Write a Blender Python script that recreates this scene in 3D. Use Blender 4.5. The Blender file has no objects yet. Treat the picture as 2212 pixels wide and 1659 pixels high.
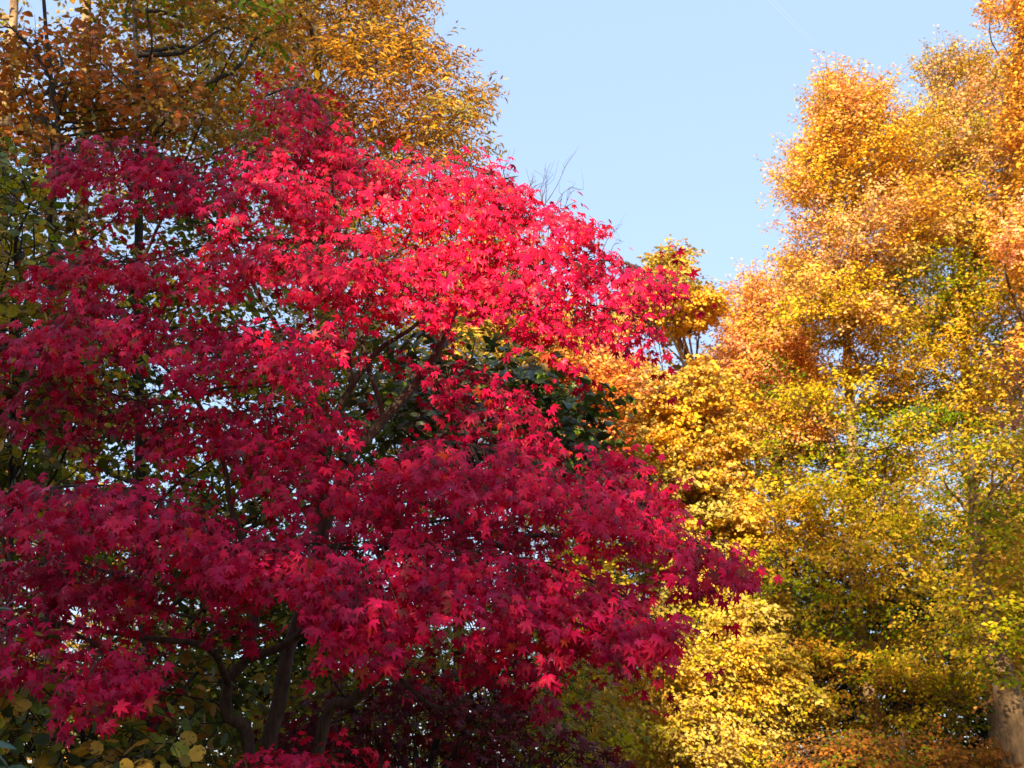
import bpy, math
import numpy as np
from mathutils import Vector
R = math.radians
rng = np.random.default_rng(11)
scene = bpy.context.scene
COL = scene.collection

# ------------------------------------------------------------------ camera
F = 2335.0; CX, CY = 1106.0, 829.5; PITCH = R(20); EYE = np.array([0.0, 0.0, 1.6])
cd = bpy.data.cameras.new('camera'); cam = bpy.data.objects.new('camera', cd); COL.objects.link(cam)
cam.location = EYE; cam.rotation_euler = (R(90)+PITCH, 0, 0)
cd.sensor_width = 36; cd.lens = 36*F/2212; cd.clip_end = 20000; cd.clip_start = 0.05
cd.dof.use_dof = True; cd.dof.focus_distance = 5.9; cd.dof.aperture_fstop = 5.0
scene.camera = cam
# ------------------------------------------------------------------ world, sun, exposure
SUN_EL, SUN_AZ = R(17), R(16)          # low sun behind the camera, a little to the left
w = bpy.data.worlds.new('World'); scene.world = w; w.use_nodes = True
nt = w.node_tree; nt.nodes.clear()
sky = nt.nodes.new('ShaderNodeTexSky'); sky.sky_type = 'NISHITA'; sky.sun_disc = False
sky.sun_elevation = SUN_EL; sky.sun_rotation = R(180)+SUN_AZ
sky.air_density = 1.0; sky.dust_density = 0.6; sky.ozone_density = 1.0; sky.altitude = 300
mixn = nt.nodes.new('ShaderNodeMix'); mixn.data_type = 'RGBA'; mixn.inputs[0].default_value = 0.55
mixn.inputs[7].default_value = (4.5, 6.1, 9.2, 1)
bg = nt.nodes.new('ShaderNodeBackground'); bg.inputs[1].default_value = 0.0715
out = nt.nodes.new('ShaderNodeOutputWorld')
nt.links.new(sky.outputs[0], mixn.inputs[6]); nt.links.new(mixn.outputs[2], bg.inputs[0]); nt.links.new(bg.outputs[0], out.inputs[0])
sd = bpy.data.lights.new('sun', 'SUN'); sd.energy = 5.0; sd.angle = R(0.5); sd.color = (1.0, 0.82, 0.56)
sun = bpy.data.objects.new('sun', sd); COL.objects.link(sun)
sdir = np.array([-math.sin(SUN_AZ)*math.cos(SUN_EL), -math.cos(SUN_AZ)*math.cos(SUN_EL), math.sin(SUN_EL)])
sun.rotation_euler = Vector(sdir).to_track_quat('Z', 'Y').to_euler(); sun.location = (-10, -20, 20)
scene.view_settings.view_transform = 'Standard'; scene.view_settings.look = 'None'
scene.view_settings.exposure = 1.42; scene.view_settings.gamma = 1.0

# ------------------------------------------------------------------ maths helpers
FW = np.array([0, math.cos(PITCH), math.sin(PITCH)]); UP = np.array([0, -math.sin(PITCH), math.cos(PITCH)])
RT = np.array([1.0, 0, 0]); ZU = np.array([0, 0, 1.0])
def P(px, py, Y):
    """place in the world seen in direction (px, py) at a horizontal distance Y ahead"""
    px = np.asarray(px, float); py = np.asarray(py, float); Y = np.asarray(Y, float)
    r = FW + ((px-CX)/F)[..., None]*RT + ((CY-py)/F)[..., None]*UP
    return EYE + r*(Y/r[..., 1])[..., None]
def proj(p):
    q = p-EYE; d = q@FW
    return CX+F*(q@RT)/d, CY-F*(q@UP)/d
def reseed(k):
    global rng
    rng = np.random.default_rng(k)
TREE_NO = [100]
def norm(v): return v/np.maximum(np.linalg.norm(v, axis=-1, keepdims=True), 1e-9)
def inside(poly, x, y):
    poly = np.asarray(poly, float); n = len(poly); c = np.zeros(x.shape, bool); j = n-1
    for i in range(n):
        xi, yi = poly[i]; xj, yj = poly[j]
        c ^= ((yi > y) != (yj > y)) & (x < (xj-xi)*(y-yi)/(yj-yi+1e-12)+xi); j = i
    return c
def edge_dist(poly, x, y):
    poly = np.asarray(poly, float); d = np.full(x.shape, 1e9)
    for i in range(len(poly)):
        a = poly[i]; b = poly[(i+1) % len(poly)]; ab = b-a
        t = np.clip(((x-a[0])*ab[0]+(y-a[1])*ab[1])/max(ab@ab, 1e-9), 0, 1)
        d = np.minimum(d, np.hypot(x-a[0]-t*ab[0], y-a[1]-t*ab[1]))
    return d
def catmull(pts, k):
    pts = np.asarray(pts, float)
    if len(pts) < 3: return pts[0]+(pts[-1]-pts[0])*np.linspace(0, 1, k+1)[:, None]
    p = np.vstack([2*pts[0]-pts[1], pts, 2*pts[-1]-pts[-2]]); o = []
    for i in range(1, len(p)-2):
        for s in np.arange(k)/k:
            a, b, c, d = p[i-1:i+3]
            o.append(.5*((2*b)+(c-a)*s+(2*a-5*b+4*c-d)*s*s+(3*b-a-3*c+d)*s**3))
    o.append(p[-2]); return np.array(o)

# ------------------------------------------------------------------ object helpers
def link_mesh(name, V, Fs, mat, parent=None, cols=None, smooth=False):
    """V (n,3); Fs list of (m,k) index arrays"""
    me = bpy.data.meshes.new(name)
    me.vertices.add(len(V)); me.vertices.foreach_set('co', np.asarray(V, np.float32).ravel())
    Fs = [f for f in Fs if len(f)]
    idx = np.concatenate([f.ravel() for f in Fs]); tot = np.concatenate([np.full(len(f), f.shape[1]) for f in Fs])
    me.loops.add(len(idx)); me.loops.foreach_set('vertex_index', idx.astype(np.int32))
    me.polygons.add(len(tot)); me.polygons.foreach_set('loop_start', np.concatenate([[0], np.cumsum(tot)[:-1]]).astype(np.int32))
    if smooth: me.polygons.foreach_set('use_smooth', np.ones(len(tot), bool))
    me.update(calc_edges=True)
    if cols is not None:
        at = me.attributes.new('Col', 'FLOAT_COLOR', 'POINT')
        c = np.ones((len(V), 4), np.float32); c[:, :3] = cols; at.data.foreach_set('color', c.ravel())
    me.materials.append(mat)
    o = bpy.data.objects.new(name, me); COL.objects.link(o)
    if parent is not None:
        o.parent = parent; o.matrix_parent_inverse.identity(); o.location = -Vector(parent.location)
    return o
def thing(name, label, cat, loc=(0, 0, 0), group=None):
    o = bpy.data.objects.new(name, None); COL.objects.link(o); o.location = Vector([float(v) for v in loc])
    o.empty_display_size = .3; o['label'] = label; o['category'] = cat
    if group: o['group'] = group
    return o
class Wood:
    """collects bark tubes"""
    def __init__(s): s.V = []; s.F = []; s.n = 0
    def tube(s, pts, r0, r1, sides=8, k=5, rough=.10, power=1.0):
        p = catmull(pts, k); n = len(p)
        t = norm(np.gradient(p, axis=0)); ref = np.array([.13, .97, .2]) if abs(t[0, 1]) < .8 else np.array([1, 0, 0.1])
        a = norm(np.cross(t, ref)); b = np.cross(t, a)
        r = (r0+(r1-r0)*np.linspace(0, 1, n)**power)
        th = np.arange(sides)*2*math.pi/sides
        rr = r[:, None]*(1+rough*rng.standard_normal((n, sides)))
        V = p[:, None]+rr[..., None]*(np.cos(th)[None, :, None]*a[:, None]+np.sin(th)[None, :, None]*b[:, None])
        V[-1] = p[-1]+(V[-1]-p[-1])*.5
        i = np.arange(n-1)[:, None]*sides; j = np.arange(sides)[None]; j2 = (j+1) % sides
        Fq = np.stack([i+j, i+j2, i+sides+j2, i+sides+j], -1).reshape(-1, 4)
        s.V.append(V.reshape(-1, 3)); s.F.append(Fq+s.n); s.n += n*sides
        return s
    def twigs(s, A, M, B, r0, r1):
        """many three-sided two-piece twigs at once; A, M, B (n,3)"""
        n = len(A)
        if not n: return s
        d = norm(B-A); a = norm(np.cross(d, np.array([.3, .2, .93]))); b = np.cross(d, a)
        r0 = np.broadcast_to(r0, (n,)); r1 = np.broadcast_to(r1, (n,)); V = []
        for c, r in ((A, r0), (M, (r0+r1)/2), (B, r1)):
            for k in range(3):
                th = k*2.0944; V.append(c+r[:, None]*(math.cos(th)*a+math.sin(th)*b))
        V = np.stack(V, 1); q = []
        for L in (0, 3):
            for k in range(3): q.append([L+k, L+(k+1) % 3, L+3+(k+1) % 3, L+3+k])
        q = np.array(q)[None]+(np.arange(n)*9)[:, None, None]
        s.V.append(V.reshape(-1, 3)); s.F.append(q.reshape(-1, 4)+s.n); s.n += n*9
        return s
    def build(s, name, mat, parent, smooth=True):
        return link_mesh(name, np.vstack(s.V), [np.vstack(s.F)], mat, parent, smooth=smooth)

# ------------------------------------------------------------------ leaf shapes (x across, y to the tip, z up)
def tri_fan(outline, centre):
    V = [centre]+outline; n = len(outline)
    return np.array(V, float), np.array([[0, i, i+1] for i in range(1, n)]+[[0, n, 1]])
def maple_shape():
    tips = [(-128, .42), (-88, .68), (-46, .92), (0, 1.0), (46, .92), (88, .68), (128, .42)]
    o = [(0.0, -.05, 0.0)]
    for i, (a, r) in enumerate(tips):
        if i: o.append((math.sin(R((a+tips[i-1][0])/2))*.42, math.cos(R((a+tips[i-1][0])/2))*.42, .015))
        for da, rr, dz in ((-13, .64, 0), (0, 1, 1), (13, .64, 0)):
            q = r*rr; o.append((math.sin(R(a+da))*q, math.cos(R(a+da))*q, -.22*q*q*(1 if dz else .8)+(.0 if dz else .02)))
    o = [(x*.56, y*.56+.02, z*.56) for x, y, z in o]
    return tri_fan(o, (0, .06, .03))
def ovate_shape(wd, seg=2, fold=.12, droop=.12):
    """base, tip and side points; two halves folded along the midrib"""
    if seg == 1:
        V = [(0, 0, 0), (-wd/2, .45, fold), (0, 1, -droop), (wd/2, .45, fold)]
        return np.array(V, float), np.array([[0, 2, 1], [0, 3, 2]])
    V = [(0, 0, 0), (0, .5, -.02), (0, 1, -droop), (-wd*.42, .22, fold*.8), (-wd*.5, .5, fold), (-wd*.3, .78, fold*.4-droop*.4),
         (wd*.42, .22, fold*.8), (wd*.5, .5, fold), (wd*.3, .78, fold*.4-droop*.4)]
    return np.array(V, float), np.array([[0, 1, 3], [3, 1, 4], [4, 1, 5], [5, 1, 2], [0, 6, 1], [6, 7, 1], [7, 8, 1], [8, 2, 1]])
def round_shape():
    o = []; n = 18
    for i in range(n):
        a = 2*math.pi*i/n; r = .44*(1+.045*(-1)**i); x = math.sin(a)*r; y = .5-math.cos(a)*r*1.08
        if i == n//2: y += .06
        o.append((x, y, -.35*x*x*(1 if i % 2 else .6)-.12*(y-.4)**2))
    return tri_fan(o, (0, .42, -.02))
MAPLE = maple_shape(); BEECH = ovate_shape(.62, 1, .10); BEECH2 = ovate_shape(.6, 2); NARROW = ovate_shape(.27, 1, .05, .2)
LONG = ovate_shape(.34, 2, .05, .15); ROUND = round_shape(); OAK = ovate_shape(.75, 1, .14)
def leaf_arrays(pos, tip, nrm, size, shape, cols, curl=None):
    T, Fc = shape; n = len(pos)
    tip = norm(tip); x = norm(np.cross(tip, nrm)); nn = np.cross(x, tip)
    cz = np.ones(n) if curl is None else curl
    V = pos[:, None]+size[:, None, None]*(T[None, :, 0, None]*x[:, None]+T[None, :, 1, None]*tip[:, None]
        + (T[None, :, 2]*cz[:, None])[..., None]*nn[:, None])
    Fa = Fc[None]+(np.arange(n)*len(T))[:, None, None]
    C = np.repeat(cols, len(T), 0)
    return V.reshape(-1, 3), Fa.reshape(-1, 3), C
class Leaves:
    def __init__(s): s.V = []; s.F = []; s.C = []; s.n = 0
    def add(s, *a, **k):
        V, Fa, C = leaf_arrays(*a, **k); s.V.append(V); s.F.append(Fa+s.n); s.C.append(C); s.n += len(V); return s
    def build(s, name, mat, parent=None):
        return link_mesh(name, np.vstack(s.V), [np.vstack(s.F)], mat, parent, np.vstack(s.C))

# ------------------------------------------------------------------ materials
def leaf_mat(name, transl=.4, rough=.5, spec=.35, spots=None, vary=.25, scale=9.0, tcol=(1.15, 1.0, .8)):
    m = bpy.data.materials.new(name); m.use_nodes = True; t = m.node_tree; t.nodes.clear()
    N = t.nodes.new; L = t.links.new
    at = N('ShaderNodeAttribute'); at.attribute_name = 'Col'
    tc = N('ShaderNodeTexCoord'); nz = N('ShaderNodeTexNoise'); nz.inputs['Scale'].default_value = scale*6; nz.inputs['Detail'].default_value = 3
    L(tc.outputs['Object'], nz.inputs['Vector'])
    mr = N('ShaderNodeMapRange'); mr.inputs[1].default_value = .3; mr.inputs[2].default_value = .7
    mr.inputs[3].default_value = 1-vary; mr.inputs[4].default_value = 1+vary; L(nz.outputs[0], mr.inputs[0])
    mu = N('ShaderNodeVectorMath'); mu.operation = 'SCALE'; L(at.outputs['Color'], mu.inputs[0]); L(mr.outputs[0], mu.inputs['Scale'])
    c = mu.outputs[0]
    if spots:
        n2 = N('ShaderNodeTexNoise'); n2.inputs['Scale'].default_value = 55; L(tc.outputs['Object'], n2.inputs['Vector'])
        r2 = N('ShaderNodeMapRange'); r2.inputs[1].default_value = .60; r2.inputs[2].default_value = .67; L(n2.outputs[0], r2.inputs[0])
        mx = N('ShaderNodeMix'); mx.data_type = 'RGBA'; L(r2.outputs[0], mx.inputs[0]); L(c, mx.inputs[6]); mx.inputs[7].default_value = (*spots, 1); c = mx.outputs[2]
    pb = N('ShaderNodeBsdfPrincipled'); L(c, pb.inputs['Base Color']); pb.inputs['Roughness'].default_value = rough
    pb.inputs['Specular IOR Level'].default_value = spec
    tv = N('ShaderNodeVectorMath'); tv.operation = 'MULTIPLY'; L(c, tv.inputs[0]); tv.inputs[1].default_value = tcol
    tr = N('ShaderNodeBsdfTranslucent'); L(tv.outputs[0], tr.inputs['Color'])
    ms = N('ShaderNodeMixShader'); ms.inputs[0].default_value = transl; L(pb.outputs[0], ms.inputs[1]); L(tr.outputs[0], ms.inputs[2])
    o = N('ShaderNodeOutputMaterial'); L(ms.outputs[0], o.inputs[0]); return m
def bark_mat(name, a, b, scale=14, stretch=.25, bump=.5):
    m = bpy.data.materials.new(name); m.use_nodes = True; t = m.node_tree; N = t.nodes.new; L = t.links.new; pb = t.nodes['Principled BSDF']
    tc = N('ShaderNodeTexCoord'); mp = N('ShaderNodeMapping'); mp.inputs['Scale'].default_value = (1, 1, stretch); L(tc.outputs['Object'], mp.inputs[0])
    nz = N('ShaderNodeTexNoise'); nz.inputs['Scale'].default_value = scale; nz.inputs['Detail'].default_value = 6; nz.inputs['Roughness'].default_value = .7; L(mp.outputs[0], nz.inputs['Vector'])
    cr = N('ShaderNodeValToRGB'); cr.color_ramp.elements[0].position = .33; cr.color_ramp.elements[1].position = .68
    cr.color_ramp.elements[0].color = (*a, 1); cr.color_ramp.elements[1].color = (*b, 1); L(nz.outputs[0], cr.inputs[0]); L(cr.outputs[0], pb.inputs['Base Color'])
    bp = N('ShaderNodeBump'); bp.inputs['Strength'].default_value = bump; bp.inputs['Distance'].default_value = .02; L(nz.outputs[0], bp.inputs['Height']); L(bp.outputs[0], pb.inputs['Normal'])
    pb.inputs['Roughness'].default_value = .85; pb.inputs['Specular IOR Level'].default_value = .2; return m
M_MAPLE = leaf_mat('maple_leaf', .32, .42, .24, vary=.18, tcol=(1.3, .9, .6))
M_FAR = leaf_mat('autumn_leaf', .34, .7, .06, vary=.12)
M_GOLD = leaf_mat('narrow_leaf', .45, .55, .3)
M_HAZEL = leaf_mat('hazel_leaf', .4, .5, .35, spots=(.10, .035, .01), vary=.2, scale=4)
M_DARK = leaf_mat('glossy_leaf', .2, .35, .5)
M_BARK = bark_mat('maple_bark', (.045, .032, .025), (.15, .105, .075), 30)
M_PALE = bark_mat('pale_bark', (.12, .07, .035), (.42, .27, .14), 9, .3, .8)
M_BROWN = bark_mat('brown_bark', (.06, .042, .03), (.19, .13, .085), 12)
M_BLACK = bark_mat('dark_bark', (.022, .018, .014), (.07, .055, .04), 16)

# ------------------------------------------------------------------ leaf sprays
def sprays(base, dirn, length, nl, size, outward, droop=.25, fan=.35, nmix=(.55, .7, .5), along=.6):
    """leaves set alternately along drooping twigs; returns leaf arrays + twig paths"""
    S = len(base); t = (np.arange(nl)[None]+rng.random((S, nl)))/nl; t = .08+.92*t
    side = norm(np.cross(dirn, ZU)+1e-4); sg = np.where(np.arange(nl) % 2, 1., -1.)[None]*np.ones((S, 1))
    pt = lambda tt: base[:, None]+dirn[:, None]*(length[:, None]*tt)[..., None]-ZU*(droop*length[:, None]*tt**2)[..., None]
    w = fan*length[:, None]*rng.random((S, nl))*(1.15-t)*sg
    pos = pt(t)+side[:, None]*w[..., None]+ZU*(rng.standard_normal((S, nl))*.06*length[:, None])[..., None]
    tip = dirn[:, None]*along+side[:, None]*(sg*.75)[..., None]-ZU*(droop+.15)+rng.standard_normal((S, nl, 3))*.3
    nr = ZU*nmix[0]+outward[:, None]*nmix[1]+rng.standard_normal((S, nl, 3))*nmix[2]
    sz = size*(.7+.55*rng.random((S, nl)))
    one = np.ones((S, 1))
    return pos.reshape(-1, 3), norm(tip).reshape(-1, 3), norm(nr).reshape(-1, 3), sz.ravel(), (base, pt(.5*one)[:, 0], pt(one)[:, 0])
def palette(pal, clump_id, nl_each, n, nclump, own=.75, jit=.22):
    pal = np.array(pal); k = len(pal)
    c1 = rng.integers(0, k, nclump); c2 = rng.integers(0, k, nclump)
    a = rng.random(n)**1.4
    col = pal[c1][clump_id]*(1-a[:, None])+pal[c2][clump_id]*a[:, None]
    sw = rng.random(n) > own; col[sw] = pal[rng.integers(0, k, sw.sum())]
    return col*(1+jit*rng.standard_normal(n))[:, None].clip(.45, 1.7)
def fill(leaves, wood, poly, Y, T, K, ns, nl, size, pal, shape, rc=1.0, L=.7, axis=None, droop=.25, flat=.5, front=.62, fan=.35,
         nmix=(.5, .75, .5), own=.75, twig=.004, spread=25., edge=.35, keep=1.0, tips=0, jag=9, jit=.18, plume=0):
    """clumps of sprays through a real volume whose outline has been measured in the photograph. Returns the clump centres."""
    poly = np.array(poly, float)
    if jag:      # a ragged outline: notches and tufts about as wide as a bough
        q = []
        for a, b in zip(poly, np.roll(poly, -1, 0)):
            m = max(1, int(np.hypot(*(b-a))/28)); nn = np.array([(b-a)[1], -(b-a)[0]])/max(np.hypot(*(b-a)), 1)
            for t_ in range(m): q.append(a+(b-a)*(t_+.3*rng.standard_normal())/m*(t_ > 0)+nn*rng.normal()*jag)
        poly = np.array(q)
    lo, hi = poly.min(0), poly.max(0)
    cx, cy = [], []
    while len(cx) < K:
        x = rng.uniform(lo[0], hi[0], 40); y = rng.uniform(lo[1], hi[1], 40); ok = np.nonzero(inside(poly, x, y))[0][:4]
        if not len(ok): continue
        if cx:
            d = [np.min(np.hypot(np.array(cx)-x[o], np.array(cy)-y[o])) for o in ok]; o = ok[int(np.argmax(d))]
        else: o = ok[0]
        cx.append(x[o]); cy.append(y[o])
    cx = np.array(cx); cy = np.array(cy)
    e = edge_dist(poly, cx, cy)*Y/F
    half = T*np.sqrt(np.clip(1-(1-np.minimum(1, (e+edge*T)/T))**2, 0, 1))
    q = rng.random(K)**.7*np.where(rng.random(K) < front, -1, 1)
    C = P(cx, cy, Y+half*q)
    ax = np.array(axis if axis is not None else P((lo[0]+hi[0])/2, hi[1], Y))
    cid = np.repeat(np.arange(K), ns)
    rad = rc*(.6+.7*rng.random(K))
    off = rng.standard_normal((K*ns, 3)); off = norm(off)*(rng.random(K*ns)**.45)[:, None]*np.array([1, 1, flat])
    if plume:
        rd = C-ax; rd[:, 2] = 0; rd = norm(rd+rng.standard_normal((K, 3))*.5); up_ = np.interp(cy, [lo[1], hi[1]], [1.0, -.15]); rd[:, 2] = up_+rng.normal(0, .2, K); rd = norm(rd)[cid]
        off = off+rd*(np.sum(off*rd, 1, keepdims=True))*plume
    base = C[cid]+off*rad[cid][:, None]
    px, py = proj(base); ok = inside(poly, px+rng.uniform(-spread, spread, len(px)), py+rng.uniform(-spread, spread, len(px)))
    if keep < 1: ok &= rng.random(len(ok)) < keep
    base, off, cid = base[ok], off[ok], cid[ok]
    aw = base-ax; aw[:, 2] *= .25
    outw = norm(norm(off+1e-6)*.7+norm(aw)*.7)
    dirn = outw+rng.standard_normal(outw.shape)*.35; dirn[:, 2] = dirn[:, 2]*.45+.05
    if plume: dirn = norm(dirn)*.6+rd[ok]*.9
    dirn = norm(dirn)
    ln = L*(.55+.8*rng.random(len(base)))
    pos, tip, nr, sz, tw = sprays(base, dirn, ln, nl, size, outw, droop, fan, nmix)
    col = palette(pal, np.repeat(cid, nl), nl, len(pos), K, own, jit)
    leaves.add(pos, tip, nr, sz, shape, col, curl=.5+rng.random(len(pos))*1.2)
    if tips:   # slender shoots that stand out of the crown's outline
        p2 = np.vstack([poly, poly[:1]]); sl = np.hypot(*np.diff(p2, axis=0).T); k = rng.choice(len(sl), tips, p=sl/sl.sum()); f = rng.random(tips)[:, None]
        q = p2[k]*(1-f)+p2[k+1]*f; c = poly.mean(0); o = q-c; o /= np.hypot(*o.T)[:, None]
        b = P(q[:, 0]-o[:, 0]*18, q[:, 1]-o[:, 1]*18, Y+rng.standard_normal(tips)*T*.3)
        dr = norm(np.stack([o[:, 0]*.8, rng.standard_normal(tips)*.5, .75-.25*o[:, 1]], -1)+rng.standard_normal((tips, 3))*.3)
        l2 = L*(.6+1.0*rng.random(tips)); n2 = nl+3
        pos, tip, nr, sz, t2 = sprays(b, dr, l2, n2, size*.9, dr, .08, .16, nmix, .8)
        leaves.add(pos, tip, nr, sz, shape, palette(pal, np.repeat(np.arange(tips), n2), n2, len(pos), tips, own, jit), curl=.5+rng.random(len(pos))*1.2)
        if wood is not None: wood.twigs(*t2, twig, twig*.3)
    if wood is not None: wood.twigs(tw[0]-dirn*ln[:, None]*.25, tw[1], tw[2], twig, twig*.4)
    return C
def limbs(root, name, trunk, C, mat, n_parts, r, rest):
    """curved limbs from the trunk to the clumps of the crown"""
    tp = catmull(trunk, 8); order = np.argsort(-np.linalg.norm(C-tp.mean(0), axis=1)) if len(C) else []
    for i, k in enumerate(order):
        c = C[k]; d = np.hypot(*(tp[:, :2]-c[:2]).T)
        want = c[2]-.55*d-.3; j = int(np.argmin(np.abs(tp[:, 2]-want))); a = tp[j]
        m = a*.5+c*.5+np.array([0, 0, -.08*np.linalg.norm(c-a)])+rng.standard_normal(3)*.07*np.linalg.norm(c-a)
        m2 = a*.2+c*.8+rng.standard_normal(3)*.07*np.linalg.norm(c-a)
        rr = r*(.5+.6*rng.random())
        if i < n_parts: Wood().tube([a, m, m2, c], rr*1.5, rr*.25, 6, 4).build(name, mat, root)
        else: rest.tube([a, m, m2, c], rr, rr*.2, 4, 3)
def trunk_pts(line, Y):
    p = [P(x, y, Y) for x, y in line]; b = p[0].copy()
    if b[2] > .05: p.insert(0, np.array([b[0]-(p[1][0]-b[0])*.2, b[1], -.1]))
    return p

# ------------------------------------------------------------------ ground
def mat_ground():
    m = bpy.data.materials.new('leaf_litter'); m.use_nodes = True; t = m.node_tree; N = t.nodes.new; L = t.links.new; pb = t.nodes['Principled BSDF']
    nz = N('ShaderNodeTexNoise'); nz.inputs['Scale'].default_value = 3; nz.inputs['Detail'].default_value = 8
    tc = N('ShaderNodeTexCoord'); L(tc.outputs['Object'], nz.inputs['Vector'])
    cr = N('ShaderNodeValToRGB'); cr.color_ramp.elements[0].color = (.03, .04, .012, 1); cr.color_ramp.elements[1].color = (.16, .08, .025, 1)
    L(nz.outputs[0], cr.inputs[0]); L(cr.outputs[0], pb.inputs['Base Color']); pb.inputs['Roughness'].default_value = .95; return m
g = 61; gx, gy = np.meshgrid(np.sign(np.linspace(-1, 1, g))*np.abs(np.linspace(-1, 1, g))**3*2500, np.sign(np.linspace(-1, 1, g))*np.abs(np.linspace(-1, 1, g))**3*2500)
gz = .08*np.sin(gx*.4)*np.cos(gy*.31)-.08; i = np.arange(g-1)[:, None]*g+np.arange(g-1)[None]
gr = link_mesh('ground', np.stack([gx, gy, gz], -1).reshape(-1, 3), [np.stack([i, i+1, i+g+1, i+g], -1).reshape(-1, 4)], mat_ground(), smooth=True); gr['kind'] = 'structure'

# ------------------------------------------------------------------ colours of leaves
YEL = (.84, .50, .035); GOLD = (.85, .46, .05); ORA = (.87, .39, .09); SAL = (.88, .44, .21); BRN = (.30, .10, .02)
YGR = (.40, .36, .006); GRN = (.13, .20, .006); DGR = (.06, .09, .02); PALE = (.62, .46, .11); OLV = (.36, .30, .06)
RED1 = (.66, .006, .075); RED2 = (.50, .005, .068); RED3 = (.70, .010, .055); RED4 = (.34, .006, .03); PUR = (.16, .010, .02)

# ================================================================== THE RED MAPLE
maple = thing('japanese_maple', 'large crimson Japanese maple with layered drooping boughs, filling the left half', 'tree', P(575, 1720, 6.2)*[1, 1, 0])
w_ = Wood().tube([P(585, 1900, 6.2)*[1, 1, 0]-[0, 0, .1], P(575, 1690, 6.2), P(600, 1530, 6.2), P(622, 1410, 6.2), P(660, 1290, 6.2), P(705, 1130, 6.2), P(745, 1000, 6.2)], .050, .030, 10, 6, .05)
w_.build('trunk', M_BARK, maple)
w_ = Wood().tube([P(555, 1900, 6.1)*[1, 1, 0]-[0, 0, .1], P(540, 1660, 6.1), P(492, 1545, 6.05), P(495, 1470, 6.0), P(535, 1425, 6.0)], .038, .028, 9, 6, .05)
w_.build('trunk', M_BARK, maple)
w_ = Wood().tube([P(620, 1900, 6.1)*[1, 1, 0]-[0, 0, .1], P(690, 1610, 5.9), P(760, 1515, 5.8), P(835, 1440, 5.7), P(905, 1350, 5.6), P(960, 1325, 5.6)], .036, .016, 9, 6, .05)
w_.build('trunk', M_BARK, maple)
BR = [  # (points, r0, r1)
 ([(745, 1000, 6.2), (830, 905, 6.3), (930, 785, 6.4), (995, 650, 6.4), (1060, 622, 6.4), (1180, 600, 6.3), (1300, 560, 6.3)], .036, .008),
 ([(690, 1170, 6.2), (700, 960, 6.3), (760, 835, 6.3), (820, 755, 6.3), (910, 690, 6.3), (990, 560, 6.4)], .030, .008),
 ([(535, 1425, 6.0), (620, 1390, 6.0), (690, 1330, 5.9), (760, 1240, 5.7), (900, 1190, 5.6)], .026, .009),
 ([(535, 1425, 6.0), (552, 1300, 6.1), (530, 1190, 6.1), (498, 1090, 6.1), (480, 990, 6.1), (420, 860, 6.0), (310, 752, 5.7)], .030, .009),
 ([(495, 1480, 6.0), (450, 1400, 5.7), (330, 1380, 5.4), (200, 1360, 5.1), (80, 1340, 4.9)], .022, .007),
 ([(530, 1190, 6.1), (440, 1170, 5.8), (330, 1110, 5.5), (180, 1060, 5.3)], .018, .006),
 ([(700, 960, 6.3), (650, 800, 6.4), (560, 640, 6.4), (480, 500, 6.4), (330, 380, 6.4)], .020, .006),
 ([(760, 835, 6.3), (740, 640, 6.5), (730, 480, 6.6), (690, 300, 6.6), (640, 200, 6.6)], .020, .004),
 ([(760, 1120, 6.1), (900, 1080, 5.9), (1090, 1185, 5.7), (1135, 1160, 5.7), (1300, 1150, 5.6), (1440, 1140, 5.5)], .022, .007),
 ([(835, 1440, 5.7), (950, 1530, 5.6), (1060, 1470, 5.6), (1150, 1440, 5.6)], .013, .005),
 ([(830, 905, 6.3), (780, 700, 6.4), (850, 560, 6.4), (960, 420, 6.5), (1120, 380, 6.5)], .018, .005),
 ([(420, 860, 6.0), (470, 840, 6.1), (600, 820, 6.0), (650, 760, 5.9)], .012, .004),
 ([(498, 1090, 6.1), (560, 1000, 6.1), (620, 900, 6.0), (700, 880, 6.0)], .013, .004)]
for pts, r0, r1 in BR: Wood().tube([P(*p) for p in pts], r0, r1, 7, 6, .06).build('branch', M_BARK, maple)
RD = [RED1, RED1, RED2, RED3]; RDK = [RED2, RED4, RED1]; RBR = [RED3, RED1, RED3]
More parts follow.
